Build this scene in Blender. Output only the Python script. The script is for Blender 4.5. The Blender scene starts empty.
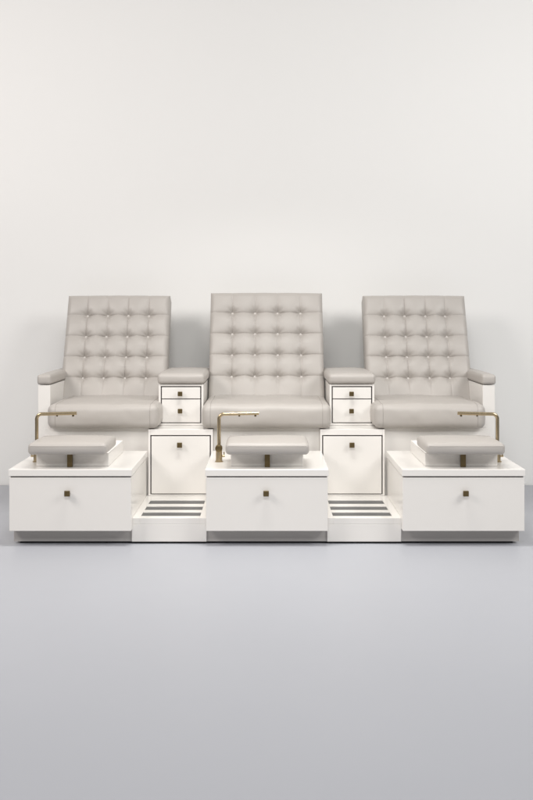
import bpy, bmesh, math, random
from mathutils import Vector, noise, Matrix
random.seed(7)
S = bpy.context.scene
C = S.collection

# ------------------------------------------------------------------ materials
def mat(name, base, rough=0.4, metal=0.0, spec=0.5, coat=0.0, mottle=0.0, mottle_scale=4.0,
        bump=0.0, bump_scale=200.0, rough_var=0.0, kind='noise', detail=4.0):
    m = bpy.data.materials.new(name); m.use_nodes = True
    nt = m.node_tree; n = nt.nodes; l = nt.links
    b = n['Principled BSDF']
    b.inputs['Base Color'].default_value = (*base, 1)
    b.inputs['Roughness'].default_value = rough
    b.inputs['Metallic'].default_value = metal
    b.inputs['Specular IOR Level'].default_value = spec
    b.inputs['Coat Weight'].default_value = coat
    b.inputs['Coat Roughness'].default_value = 0.12
    tc = n.new('ShaderNodeTexCoord')
    if mottle > 0:
        t = n.new('ShaderNodeTexNoise'); t.inputs['Scale'].default_value = mottle_scale
        t.inputs['Detail'].default_value = 5
        l.new(tc.outputs['Object'], t.inputs['Vector'])
        r = n.new('ShaderNodeMix'); r.data_type = 'RGBA'
        r.inputs['A'].default_value = (*[c*(1-mottle) for c in base], 1)
        r.inputs['B'].default_value = (*[min(1, c*(1+mottle)) for c in base], 1)
        l.new(t.outputs['Fac'], r.inputs['Factor'])
        l.new(r.outputs['Result'], b.inputs['Base Color'])
    if rough_var > 0:
        t = n.new('ShaderNodeTexNoise'); t.inputs['Scale'].default_value = 3.0
        t.inputs['Detail'].default_value = 6
        l.new(tc.outputs['Object'], t.inputs['Vector'])
        mr = n.new('ShaderNodeMapRange')
        mr.inputs['To Min'].default_value = max(0.02, rough-rough_var)
        mr.inputs['To Max'].default_value = rough+rough_var
        l.new(t.outputs['Fac'], mr.inputs['Value'])
        l.new(mr.outputs['Result'], b.inputs['Roughness'])
    if bump > 0:
        if kind == 'voronoi':
            t = n.new('ShaderNodeTexVoronoi'); t.inputs['Scale'].default_value = bump_scale
            out = t.outputs['Distance']
        else:
            t = n.new('ShaderNodeTexNoise'); t.inputs['Scale'].default_value = bump_scale
            t.inputs['Detail'].default_value = detail
            out = t.outputs['Fac']
        l.new(tc.outputs['Object'], t.inputs['Vector'])
        bp = n.new('ShaderNodeBump'); bp.inputs['Strength'].default_value = bump
        bp.inputs['Distance'].default_value = 0.002
        l.new(out, bp.inputs['Height']); l.new(bp.outputs['Normal'], b.inputs['Normal'])
    return m

M = {}
M['lacquer'] = mat('white_lacquer', (.80,.775,.738), .28, spec=.5, coat=.25, mottle=.006, mottle_scale=1.2)
M['lacquer_front'] = mat('white_lacquer_fronts', (.79,.765,.728), .32, spec=.5, coat=.2, mottle=.006, mottle_scale=1.2)
M['leather'] = mat('greige_leather', (.44,.412,.382), .42, spec=.45, mottle=.035, mottle_scale=6, bump=.18, bump_scale=420, kind='voronoi', rough_var=.07)
M['button'] = mat('button_leather', (.52,.49,.46), .3, spec=.45, bump=.05, bump_scale=300)
M['dark_gap'] = mat('dark_edge_band', (.11,.095,.10), .5, bump=.05, bump_scale=80)
M['brass'] = mat('brushed_brass', (.50,.405,.26), .27, metal=1.0, mottle=.02, mottle_scale=8)
M['bronze'] = mat('aged_brass', (.17,.125,.06), .38, metal=.85, mottle=.2, mottle_scale=60, bump=.08, bump_scale=200)
M['tread'] = mat('grey_tread', (.13,.13,.127), .6, spec=.35, bump=.3, bump_scale=180, mottle=.12, mottle_scale=12)
M['kick'] = mat('shade_toned_kick', (.44,.42,.40), .45, mottle=.04, mottle_scale=5, bump=.05, bump_scale=90)  # darkened taupe: shade under the cabinet overhang put into the colour
M['plinth'] = mat('black_plinth', (.02,.02,.022), .6, bump=.1, bump_scale=80)
M['seam'] = mat('seam_thread', (.30,.275,.25), .7, bump=.3, bump_scale=400)
M['wall'] = mat('wall_paint', (.835,.83,.81), .85, spec=.25, mottle=.012, mottle_scale=1.3, bump=.10, bump_scale=140, detail=6)
M['floor'] = mat('floor_resin', (.405,.415,.445), .40, spec=.28, mottle=.025, mottle_scale=.9, bump=.02, bump_scale=18, rough_var=.08)

# ------------------------------------------------------------------ helpers
def link(name, bm, mats, parent=None, smooth=False, loc=None):
    me = bpy.data.meshes.new(name)
    bmesh.ops.recalc_face_normals(bm, faces=bm.faces)
    bm.to_mesh(me); bm.free()
    for m in (mats if isinstance(mats, (list, tuple)) else [mats]): me.materials.append(M[m])
    if smooth:
        for p in me.polygons: p.use_smooth = True
    o = bpy.data.objects.new(name, me); C.objects.link(o)
    if parent is not None: o.parent = parent
    if loc: o.location = loc
    return o

def empty(name, loc, label, cat, group=None):
    o = bpy.data.objects.new(name, None); C.objects.link(o)
    o.location = loc; o.empty_display_size = .1
    o['label'] = label; o['category'] = cat
    if group: o['group'] = group
    return o

def box(bm, x0, x1, y0, y1, z0, z1, bev=.0025, mi=0, front_mi=None, seg=2):
    t = bmesh.new()
    bmesh.ops.create_cube(t, size=1)
    for v in t.verts:
        v.co = Vector(((x0+x1)/2+v.co.x*(x1-x0), (y0+y1)/2+v.co.y*(y1-y0), (z0+z1)/2+v.co.z*(z1-z0)))
    for f in t.faces: f.material_index = mi
    if front_mi is not None:
        t.faces.ensure_lookup_table()
        for f in t.faces:
            if f.normal.y < -.9: f.material_index = front_mi
    if bev > 0:
        bmesh.ops.bevel(t, geom=list(t.edges), offset=bev, segments=seg, profile=.5, affect='EDGES')
    merge(bm, t)

def merge(bm, t, mtx=None):
    if mtx is not None: bmesh.ops.transform(t, matrix=mtx, verts=t.verts)
    me = bpy.data.meshes.new('tmp'); t.to_mesh(me); t.free()
    bm.from_mesh(me); bpy.data.meshes.remove(me)

def breaks(half, r, n, k=7):
    a = [-half + r*(1-math.cos(math.pi/2*i/k)) for i in range(k)]
    m = [-half+r + (2*half-2*r)*i/n for i in range(n+1)]
    return a + m + [-x for x in reversed(a)]

def rbox(w, d, h, r, nx=16, ny=14, nz=3, deform=None):
    """soft rounded cushion, centred at origin, z from 0 to h"""
    hx, hy, hz = w/2, d/2, h/2
    X, Y, Z = breaks(hx, r, nx), breaks(hy, r, ny), breaks(hz, r, nz)
    bm = bmesh.new()
    def face(A, B, f):
        g = [[bm.verts.new(f(a, b)) for b in B] for a in A]
        for i in range(len(A)-1):
            for j in range(len(B)-1):
                bm.faces.new((g[i][j], g[i+1][j], g[i+1][j+1], g[i][j+1]))
    for s in (-1, 1):
        face(X, Y, lambda a, b: (a, b, s*hz))
        face(X, Z, lambda a, b: (a, s*hy, b))
        face(Y, Z, lambda a, b: (s*hx, a, b))
    bmesh.ops.remove_doubles(bm, verts=bm.verts, dist=1e-6)
    for v in bm.verts:
        p = v.co
        q = Vector((max(-hx+r, min(hx-r, p.x)), max(-hy+r, min(hy-r, p.y)), max(-hz+r, min(hz-r, p.z))))
        dv = p-q
        if dv.length > 1e-9: v.co = q + dv.normalized()*r
    for v in bm.verts:
        u, vv, ww = v.co.x/hx, v.co.y/hy, v.co.z/hz
        if deform: v.co += Vector(deform(u, vv, ww, v.co))
        v.co.z += hz
    return bm

def cushion_deform(crown, front, side, wr=.0015, seed=0.0):
    def f(u, v, w, co):
        n = noise.noise(Vector((co.x*7+seed, co.y*7, co.z*7)))*wr + noise.noise(Vector((co.x*22, co.y*22+seed, co.z*22)))*wr*.45
        a, b, c = 1-u*u, 1-v*v, 1-w*w
        dz = crown*max(0, w)*(max(0, a)**.6)*(max(0, b)**.6) + n*(1 if w > 0 else 0)
        dy = front*v*abs(v)*max(0, c)*(max(0, a)**.5) + (n if abs(v) > .9 else 0)
        dx = side*u*abs(u)*max(0, c)*(max(0, b)**.5)
        return (dx, dy, dz)
    return f

def tube(bm, pts, r, seg=20, cap=True):
    pts = [Vector(p) for p in pts]
    rings = []
    up = Vector((0, 1, 0))
    for i, p in enumerate(pts):
        d = (pts[min(i+1, len(pts)-1)] - pts[max(i-1, 0)]).normalized()
        a = up if abs(d.dot(up)) < .9 else Vector((1, 0, 0))
        s = d.cross(a).normalized(); t = d.cross(s).normalized()
        rr = r[i] if isinstance(r, (list, tuple)) else r
        rings.append([bm.verts.new(p + (s*math.cos(2*math.pi*k/seg)+t*math.sin(2*math.pi*k/seg))*rr) for k in range(seg)])
    for i in range(len(rings)-1):
        for k in range(seg):
            bm.faces.new((rings[i][k], rings[i][(k+1) % seg], rings[i+1][(k+1) % seg], rings[i+1][k]))
    if cap:
        bm.faces.new(rings[0]); bm.faces.new(list(reversed(rings[-1])))

from mathutils.bvhtree import BVHTree
def seam_along(bm, rays, r):
    """thin stitched seam lying on a cushion: rays are (origin, direction) pairs"""
    t = BVHTree.FromBMesh(bm); pts = []
    for o, d in rays:
        h = t.ray_cast(Vector(o), Vector(d).normalized())
        if h[0] is not None: pts.append(h[0] - h[1]*(r*.25))
    b = bmesh.new(); tube(b, pts, r, 8)
    return b

def smooth_auto(o, ang=35):
    me = o.data
    for p in me.polygons: p.use_smooth = True
    bm = bmesh.new(); bm.from_mesh(me)
    for e in bm.edges:
        if len(e.link_faces) == 2 and e.calc_face_angle(0) > math.radians(ang): e.smooth = False
    bm.to_mesh(me); bm.free()

# ------------------------------------------------------------------ setting
WALL_Y = 1.77
bm = bmesh.new()
box(bm, -9, 9, -9, WALL_Y-.012, -.1, 0, bev=0)
o = link('floor', bm, 'floor'); o['kind'] = 'structure'
bm = bmesh.new()
box(bm, -9, 9, WALL_Y, WALL_Y+.2, -.1, 4.6, bev=0)
o = link('wall', bm, 'wall'); o['kind'] = 'structure'
o['label'] = 'plain off-white painted wall behind the row of chairs'; o['category'] = 'wall'

# ------------------------------------------------------------------ platform
PT = .129                                   # platform top
plat = empty('platform', (0, .06, 0), 'long low white platform with dark slotted foot steps under all the chairs', 'platform')
def P(o, root):                              # world-built mesh -> child, keep world place
    o.parent = root; o.matrix_parent_inverse = Matrix.Translation(root.location).inverted()
    return o
bm = bmesh.new()
PX = 1.252; PY0 = .06; PY1 = 1.72
slots_y = [(.112, .208), (.266, .364), (.430, .535)]
slots_x = [(-.632, -.334), (.334, .632)]
zs = PT-.03
box(bm, -PX, PX, PY0+.045, PY1, .011, zs-.0005, bev=.001)
for (x0, x1) in ((-.672, -.298), (.302, .672)): box(bm, x0, x1, PY0, PY0+.0445, .011, zs, bev=.0015)
def top(x0, x1, y0, y1): box(bm, x0, x1, y0, y1, zs, PT, bev=.0012)
for (x0, x1) in ((-PX, slots_x[0][0]), (slots_x[0][1], slots_x[1][0]), (slots_x[1][1], PX)): top(x0, x1, PY0, PY1)
for (x0, x1) in slots_x:
    ys = [PY0]+[y for s in slots_y for y in s]+[PY1]
    for i in range(0, len(ys), 2): top(x0, x1, ys[i], ys[i+1])
P(link('deck', bm, 'lacquer'), plat)
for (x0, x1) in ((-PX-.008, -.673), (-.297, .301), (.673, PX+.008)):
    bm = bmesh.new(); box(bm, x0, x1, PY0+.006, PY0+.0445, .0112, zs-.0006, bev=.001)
    P(link('kick_panel', bm, 'kick'), plat)  # front panel below each cabinet, overhang shade painted in its colour
bm = bmesh.new(); box(bm, -PX+.02, PX-.02, PY0+.02, PY1-.02, -.001, .0108, bev=0)
P(link('plinth', bm, 'plinth'), plat)
for (x0, x1) in slots_x:
    for (y0, y1) in slots_y:
        bm = bmesh.new(); box(bm, x0+.001, x1-.001, y0+.001, y1-.001, zs+.0005, PT-.004, bev=.0006)
        P(link('tread_strip', bm, 'tread'), plat)

# ------------------------------------------------------------------ knob
def knob(parent, root, x, y, z, s=.026):
    bm = bmesh.new()
    box(bm, x-s*.28, x+s*.28, y-.014, y+.001, z-s*.28, z+s*.28, bev=.001)
    box(bm, x-s/2, x+s/2, y-.026, y-.0141, z-s/2, z+s/2, bev=.0018)
    o = link('knob', bm, 'bronze', parent)
    return o
def sub(o, parent):                          # sub-part built in world coordinates
    o.parent = parent
    return o

# ------------------------------------------------------------------ footbath cabinets
def footbath(cx, sgn, label, knob_dx=0.0, pad_dx=0.0, fau_x=None, pad_w=.408):
    root = empty('footbath_cabinet', (cx, .3, PT), label, 'footbath', 'footbath cabinets in front of the chairs')
    hw = .300
    bm = bmesh.new()
    box(bm, cx-hw+.001, cx+hw-.001, .0585, .655, PT+.001, .3405, bev=.002)
    box(bm, cx-hw+.004, cx+hw-.004, .012, .650, .3405, .347, bev=0, mi=1)
    P(link('carcass', bm, ['lacquer', 'dark_gap']), root)
    bm = bmesh.new(); box(bm, cx-hw-.004, cx+hw+.004, -.003, .658, .347, .381, bev=.0025)
    P(link('countertop', bm, 'lacquer'), root)
    bm = bmesh.new(); box(bm, cx-hw, cx+hw, 0, .0575, .077, .3405, bev=.002)
    dr = P(link('drawer_front', bm, 'lacquer_front'), root)
    knob(dr, root, cx+knob_dx, 0, .265, .027)
    # raised open basin
    bx = cx-.006*(cx < -.5)+.006*(cx > .5)
    x0, x1, y0, y1, z0, z1, t = bx-.182, bx+.182, .095, .60, .3815, .447, .03
    bm = bmesh.new()
    box(bm, x0, x1, y0, y1, z0, z1, bev=.003)
    tf = [f for f in bm.faces if f.normal.z > .99]
    bmesh.ops.inset_region(bm, faces=tf, thickness=t)
    bmesh.ops.translate(bm, verts=list({v for f in tf for v in f.verts}), vec=(0, 0, -.055))
    P(link('basin', bm, 'lacquer'), root)
    # foot cushion on a brass bracket
    px = cx+pad_dx
    bm = rbox(pad_w, .325, .056, .017, 22, 16, 3, cushion_deform(.011, .006, .006, .0016, cx*3))
    bmesh.ops.transform(bm, matrix=Matrix.Translation((px, .168, .4505)), verts=bm.verts)
    rays = [((px-pad_w/2+.012+(pad_w-.024)*i/24, -.5, .4505+.042), (0, 1, 0)) for i in range(25)]
    sm = seam_along(bm, rays, .0013)
    fr = P(link('foot_cushion', bm, 'leather', smooth=True), root)
    bm = bmesh.new()
    box(bm, px-.013, px+.013, .070, .086, .3815, .447, bev=.001)
    box(bm, px-.013, px+.013, .045, .0945, .4472, .4515, bev=.0008)
    sub(link('bracket', bm, 'bronze'), fr)
    sub(link('seam', sm, 'seam', smooth=True), fr)
    # tap
    fx = cx+fau_x if fau_x is not None else cx-.246
    fy = .25; zt = .381; R = .009; zc = .628
    ld = 1 if abs(cx) < .1 else -sgn
    d = sgn                                    # spout direction
    bm = bmesh.new()
    pts = [(fx, fy, zt+.06)]
    for i in range(9): pts.append((fx, fy, zt+.06+(zc-.026-zt-.06)*(i+1)/9))
    for i in range(1, 11):
        a = math.pi/2*i/10
        pts.append((fx+d*.026*(1-math.cos(a)), fy, zc-.026+.026*math.sin(a)))
    for i in range(1, 9): pts.append((fx+d*(.026+.18*i/8), fy, zc+.004*i/8))
    tube(bm, pts, R)
    ta = P(link('tap', bm, 'brass', smooth=True), root); smooth_auto(ta)
    bm = bmesh.new()
    tube(bm, [(fx, fy, zt), (fx, fy, zt+.004), (fx, fy, zt+.0041), (fx, fy, zt+.0605)], [.021, .021, .0165, .0165], 28)
    s = sub(link('tap_body', bm, 'brass', smooth=True), ta); smooth_auto(s)
    bm = bmesh.new()
    tube(bm, [(fx, fy-.034, zt+.073), (fx, fy-.033, zt+.073), (fx, fy-.006, zt+.073)], [.017, .0185, .0185], 28)
    s = sub(link('handle', bm, 'bronze', smooth=True), ta); smooth_auto(s)
    bm = bmesh.new()
    tube(bm, [(fx+ld*.012, fy, zt+.03), (fx+ld*.03, fy, zt+.03)], .0055, 16)
    tube(bm, [(fx+ld*.026, fy, zt+.026), (fx+ld*.026, fy, zt+.052)], .003, 12)
    s = sub(link('lever', bm, 'brass', smooth=True), ta); smooth_auto(s)
    for q in (.105, .188):
        bm = bmesh.new()
        tube(bm, [(fx+d*q, fy, zc-.003), (fx+d*q, fy, zc-.013)], .0055 if q > .15 else .0045, 16)
        s = sub(link('nozzle', bm, 'bronze', smooth=True), ta); smooth_auto(s)
    return root
footbath(.002, 1, 'middle white footbath cabinet, its brass tap with round handle fully in view', -.004, .002, -.2475)
footbath(-.967, 1, 'white footbath cabinet at the left end, its brass tap spout pointing right', -.011, -.016, -.221, .386)
footbath(.971, -1, 'white footbath cabinet at the right end, its brass tap spout pointing left', .007, .012, .223, .386)

# ------------------------------------------------------------------ side cabinets between the chairs
def side_cabinet(s, label):
    cl, cu = s*.479, s*.4925
    root = empty('side_cabinet', (cl, .66, PT), label, 'cabinet', 'drawer cabinets between the chairs')
    F0, F1 = .66, .85
    bm = bmesh.new()
    # lower carcass: dark lined recess with a white frame round it
    lx0, lx1 = cl-.180, cl+.180; z0, z1 = PT+.001, .500
    hx0, hx1, hz0, hz1 = cl-.169, cl+.169, .137, .468
    box(bm, lx0, lx1, F0+.0245, 1.55, z0, z1-.0005, bev=0)
    box(bm, hx0-.003, hx1+.003, F0+.021, F0+.0242, hz0-.003, hz1+.003, bev=0, mi=1)
    box(bm, lx0, hx0, F0, F0+.024, z0, z1, bev=.0012); box(bm, hx1, lx1, F0, F0+.024, z0, z1, bev=.0012)
    box(bm, hx0, hx1, F0, F0+.024, z0, hz0, bev=.0012); box(bm, hx0, hx1, F0, F0+.024, hz1, z1, bev=.0012)
    # upper carcass
    ux0, ux1 = cu-.129, cu+.129; uz0, uz1 = .5005, .736
    gx0, gx1, gz0, gz1 = cu-.117, cu+.117, .513, .727
    box(bm, ux0, ux1, F1+.0245, 1.5, uz0, uz1-.0005, bev=0)
    box(bm, gx0-.003, gx1+.003, F1+.021, F1+.0242, gz0-.003, gz1+.003, bev=0, mi=1)
    box(bm, ux0, gx0, F1, F1+.024, uz0, uz1, bev=.0012); box(bm, gx1, ux1, F1, F1+.024, uz0, uz1, bev=.0012)
    box(bm, gx0, gx1, F1, F1+.024, uz0, gz0, bev=.0012); box(bm, gx0, gx1, F1, F1+.024, gz1, uz1, bev=.0012)
    P(link('carcass', bm, ['lacquer', 'dark_gap']), root)
    g = .0066
    def drawer(x0, x1, z0, z1, F, kz, ks):
        bm = bmesh.new(); box(bm, x0, x1, F-.0005, F+.02, z0, z1, bev=.0015)
        d = P(link('drawer_front', bm, 'lacquer_front'), root)
        knob(d, root, (x0+x1)/2-.004, F, kz, ks)
    drawer(hx0+g, hx1-g, hz0+g*.8, hz1-g, F0, .415, .028)
    drawer(gx0+g, gx1-g, gz0+g*.8, .650, F1, .585, .026)
    drawer(gx0+g, gx1-g, .650+g*.8, gz1-g, F1, .684, .026)
    bm = rbox(.268, .66, .058, .018, 14, 24, 3, cushion_deform(.012, .006, .005, .0016, s*5+1))
    bmesh.ops.transform(bm, matrix=Matrix.Translation((cu, 1.17, .7385)), verts=bm.verts)
    P(link('armrest_pad', bm, 'leather', smooth=True), root)
    return root
side_cabinet(-1, 'white three-drawer cabinet with padded top, between the left and middle chairs')
side_cabinet(1, 'white three-drawer cabinet with padded top, between the middle and right chairs')

# ------------------------------------------------------------------ chairs
def backrest(cx, W, ztop, root, seed):
    y0, z0 = 1.185, .56
    y1 = 1.50
    dirv = Vector((0, y1-y0, ztop-z0)); L = dirv.length; dv = dirv.normalized()
    nrm = Vector((0, -dv.z, dv.y)); X = Vector((1, 0, 0))
    cs = W/5; us = [cs*(i+1) for i in range(4)]
    rs = .1425*(1 if W > .7 else .985)
    vs = [L-.142-rs*j for j in range(4)]
    A = .040
    rng = random.Random(int(seed*10))
    jd = [[.8+.4*rng.random() for j in range(4)] for i in range(4)]
    us = [u+rng.uniform(-.0022, .0022) for u in us]; vs = [v+rng.uniform(-.002, .002) for v in vs]
    def bell(d, s): return math.exp(-(d/s)**2)
    def h(u, v):
        rnd = noise.noise(Vector((u*6+seed, v*6, seed)))
        iu = min(range(4), key=lambda i: abs(u-us[i])); 
        fu = (u/cs) % 1.0
        # seam lines between the buttons arch slightly upwards in mid cell
        arch = .0018*math.sin(math.pi*fu) if us[0] <= u <= us[3] else .002
        jv = min(range(4), key=lambda j: abs(v-vs[j]-arch))
        du = abs(u-us[iu]); sv = v-vs[jv]-arch; dvv = abs(sv)
        rb = math.hypot(u-us[iu], v-vs[jv])
        near = math.exp(-rb/.040)*jd[iu][jv]
        out = 0.0
        inside_v = v > vs[3]-.005
        # horizontal folds: pillow above hangs over, pillow below starts softly
        out -= A*.09*math.exp(-(dvv/(.013 if sv > 0 else .030))**1.3)
        out -= A*.66*near*math.exp(-(dvv/(.046 if sv > 0 else .020))**1.25)
        out -= .0052*(.45+1.5*near)*math.exp(-dvv/.003)
        # vertical seams
        kV = 1.0 if inside_v else .75
        out -= kV*A*(.06+.26*near)*math.exp(-(du/.020)**1.25)
        out -= kV*.0040*(.5+1.2*near)*math.exp(-du/.0028)
        # buttons
        out -= A*.52*math.exp(-(rb/.021)**1.4)
        out = -.055*math.tanh(-out/.055)
        # small radiating pulls near each button
        ang = math.atan2(v-vs[jv], u-us[iu])
        out += .0013*math.sin(ang*7+seed+iu*2.1+jv*1.3)*math.exp(-((rb-.030)/.018)**2)
        # each cell is a soft dome
        cv = ((v-vs[3])/rs) % 1.0
        dome = math.sin(math.pi*fu)**.8*(math.sin(math.pi*cv)**.8 if inside_v else min(1.0, max(0, vs[3]-v)/.05)*.45)
        out += .0055*dome
        # overall crown
        out += .010*(1-(2*u/W-1)**2)
        out += rnd*.0022 + noise.noise(Vector((u*17+seed, v*17, 3)))*.0010
        # rounded outer edges
        R = .032
        e = min(u, W-u, L-v)
        if e < R: out -= R*.9*(1-math.sqrt(max(0, 1-(1-e/R)**2)))
        return out
    NU, NV = 290, 310
    def spread(n, a, mid):    # denser at the ends for the rounding
        return [i/n for i in range(n+1)]
    bm = bmesh.new()
    base = Vector((cx-W/2, y0, z0))
    puff = Vector((0, -1, .27))
    def pos(u, v, k): return base + X*u + dv*v + (puff if k > -.059 else nrm)*k
    U = sorted(set([W*i/NU for i in range(NU+1)] + [.002, .0045, .001, W-.002, W-.0045, W-.001]))
    V = sorted(set([L*i/NV for i in range(NV+1)] + [L-.002, L-.0045, L-.001]))
    g = [[bm.verts.new(pos(u, v, h(u, v))) for v in V] for u in U]
    for i in range(len(U)-1):
        for j in range(len(V)-1):
            bm.faces.new((g[i][j], g[i+1][j], g[i+1][j+1], g[i][j+1]))
    # sides and back
    T = -.125
    ring = [(i, 0) for i in range(len(U))] + [(len(U)-1, j) for j in range(1, len(V))] + \
           [(i, len(V)-1) for i in range(len(U)-2, -1, -1)] + [(0, j) for j in range(len(V)-2, 0, -1)]
    prev = [g[i][j] for i, j in ring]
    for k in (-.06, -.118, T):
        ins = .008 if k == T else 0
        cur = []
        for i, j in ring:
            u = min(max(U[i], ins), W-ins); v = min(max(V[j], ins), L-ins)
            cur.append(bm.verts.new(pos(u, v, k)))
        for a in range(len(ring)):
            b2 = (a+1) % len(ring)
            bm.faces.new((prev[a], prev[b2], cur[b2], cur[a]))
        prev = cur
    bm.faces.new(prev)
    bk = P(link('backrest', bm, 'leather', smooth=True), root); smooth_auto(bk, 60)
    for j in range(4):
        for i in range(4):
            t = bmesh.new(); bmesh.ops.create_uvsphere(t, u_segments=16, v_segments=10, radius=.0094)
            rot = nrm.to_track_quat('Z', 'Y').to_matrix().to_4x4()
            p = pos(us[i], vs[j], h(us[i], vs[j])+.0070)
            bmesh.ops.transform(t, matrix=Matrix.Translation(p) @ rot @ Matrix.Diagonal((1, 1, .6, 1)), verts=t.verts)
            sub(link('button', t, 'button', smooth=True), bk)
    return bk

def chair(cx, name_label, W_back, back_cx, ztop, seat_x0, seat_x1, base_x0, base_x1, arm=None, seed=0.0):
    root = empty('pedicure_chair', (cx, .95, PT), name_label, 'chair', 'tufted pedicure chairs in a row')
    bm = bmesh.new(); box(bm, base_x0, base_x1, .70, 1.55, PT+.001, .503, bev=.002)
    P(link('seat_base', bm, 'lacquer'), root)
    w = seat_x1-seat_x0
    def df(u, v, w_, co):
        f = cushion_deform(.010, .012, .006, .0055, seed)(u, v, w_, co)
        return f
    bm = rbox(w, .72, .134, .034, 40, 36, 6, df)
    bmesh.ops.transform(bm, matrix=Matrix.Translation(((seat_x0+seat_x1)/2, 1.005, .5045)), verts=bm.verts)
    seams = []
    xm, yf, zb = (seat_x0+seat_x1)/2, 1.005-.36, .5045
    for sx in (-1, 1):
        x = xm + sx*(w/2-.046)
        rays = [((x, yf-.5, zb+.012+.084*i/8), (0, 1, 0)) for i in range(9)]
        rays += [((x, yf+.034-math.cos(a)*.4, zb+.1+math.sin(a)*.4), (0, math.cos(a), -math.sin(a))) for a in [math.pi/2*i/8 for i in range(1, 8)]]
        rays += [((x, yf+.036+.5*i/20, zb+.6), (0, 0, -1)) for i in range(21)]
        seams.append(seam_along(bm, rays, .0013))
    st = P(link('seat', bm, 'leather', smooth=True), root)
    for b in seams: sub(link('seam', b, 'seam', smooth=True), st)
    backrest(back_cx, W_back, ztop, root, seed)
    if arm:
        s = arm
        x0, x1 = sorted((s*1.316, s*1.246))
        bm = bmesh.new(); box(bm, x0, x1, .85, 1.50, PT+.001, .733, bev=.002)
        a = P(link('armrest', bm, 'lacquer'), root)
        bm = rbox(.080, .66, .056, .014, 8, 24, 3, cushion_deform(.006, .004, .002, .0012, seed+2))
        bmesh.ops.transform(bm, matrix=Matrix.Translation((s*1.281, 1.173, .736)), verts=bm.verts)
        sub(link('armrest_pad', bm, 'leather', smooth=True), a)
    return root
chair(0, 'widest greige button-tufted chair in the middle, without armrests of its own', .714, .0, 1.280, -.358, .358, -.2982, .2982, None, 1.3)
chair(-.93, 'narrower greige button-tufted chair at the left end of the row', .652, -.944, 1.263, -1.220, -.602, -1.2455, -.6598, -1, 4.7)
chair(.93, 'narrower greige button-tufted chair at the right end of the row', .652, .944, 1.263, .602, 1.220, .6598, 1.2455, 1, 8.9)

# ------------------------------------------------------------------ camera
cam = bpy.data.cameras.new('camera'); co = bpy.data.objects.new('camera', cam); C.objects.link(co)
co.location = (0, -5, 1.166); co.rotation_euler = (math.radians(90), 0, 0)
cam.sensor_fit = 'VERTICAL'; cam.sensor_height = 36; cam.lens = 1015/800*36
cam.shift_y = -90/800; cam.shift_x = 0.0
cam.clip_end = 200
S.camera = co

# ------------------------------------------------------------------ light
w = bpy.data.worlds.new('World'); S.world = w; w.use_nodes = True
bg = w.node_tree.nodes['Background']; bg.inputs['Color'].default_value = (1, .965, .93, 1); bg.inputs['Strength'].default_value = .21
def area(name, loc, target, sx, sy, power, col, spread=180):
    l = bpy.data.lights.new(name, 'AREA'); l.shape = 'RECTANGLE'; l.size = sx; l.size_y = sy
    l.energy = power; l.spread = math.radians(spread); l.color = col
    o = bpy.data.objects.new(name, l); C.objects.link(o); o.location = loc
    o.rotation_euler = (Vector(target)-Vector(loc)).to_track_quat('-Z', 'Y').to_euler()
    return o
area('ceiling_lamp', (0, -.35, 3.25), (0, .1, 0), 1.4, .35, 22, (1, .985, .955), 98)
area('front_fill', (-.15, -5.1, 4.3), (0, -3.0, 0), 1.8, 1.0, 128, (.97, .98, 1))  # unseen fill light, added to brighten the foreground floor and the fronts
area('room_lamp', (-3.3, -1.6, 3.15), (0, 1.0, .9), 1.6, 1.6, 101, (1, .945, .915))
area('room_lamp', (3.3, -1.6, 3.15), (0, 1.0, .9), 1.6, 1.6, 101, (1, .985, .97))

vs = S.view_settings; vs.view_transform = 'Standard'; vs.look = 'None'; vs.exposure = -0.06; vs.gamma = 1
S.render.engine = 'CYCLES'
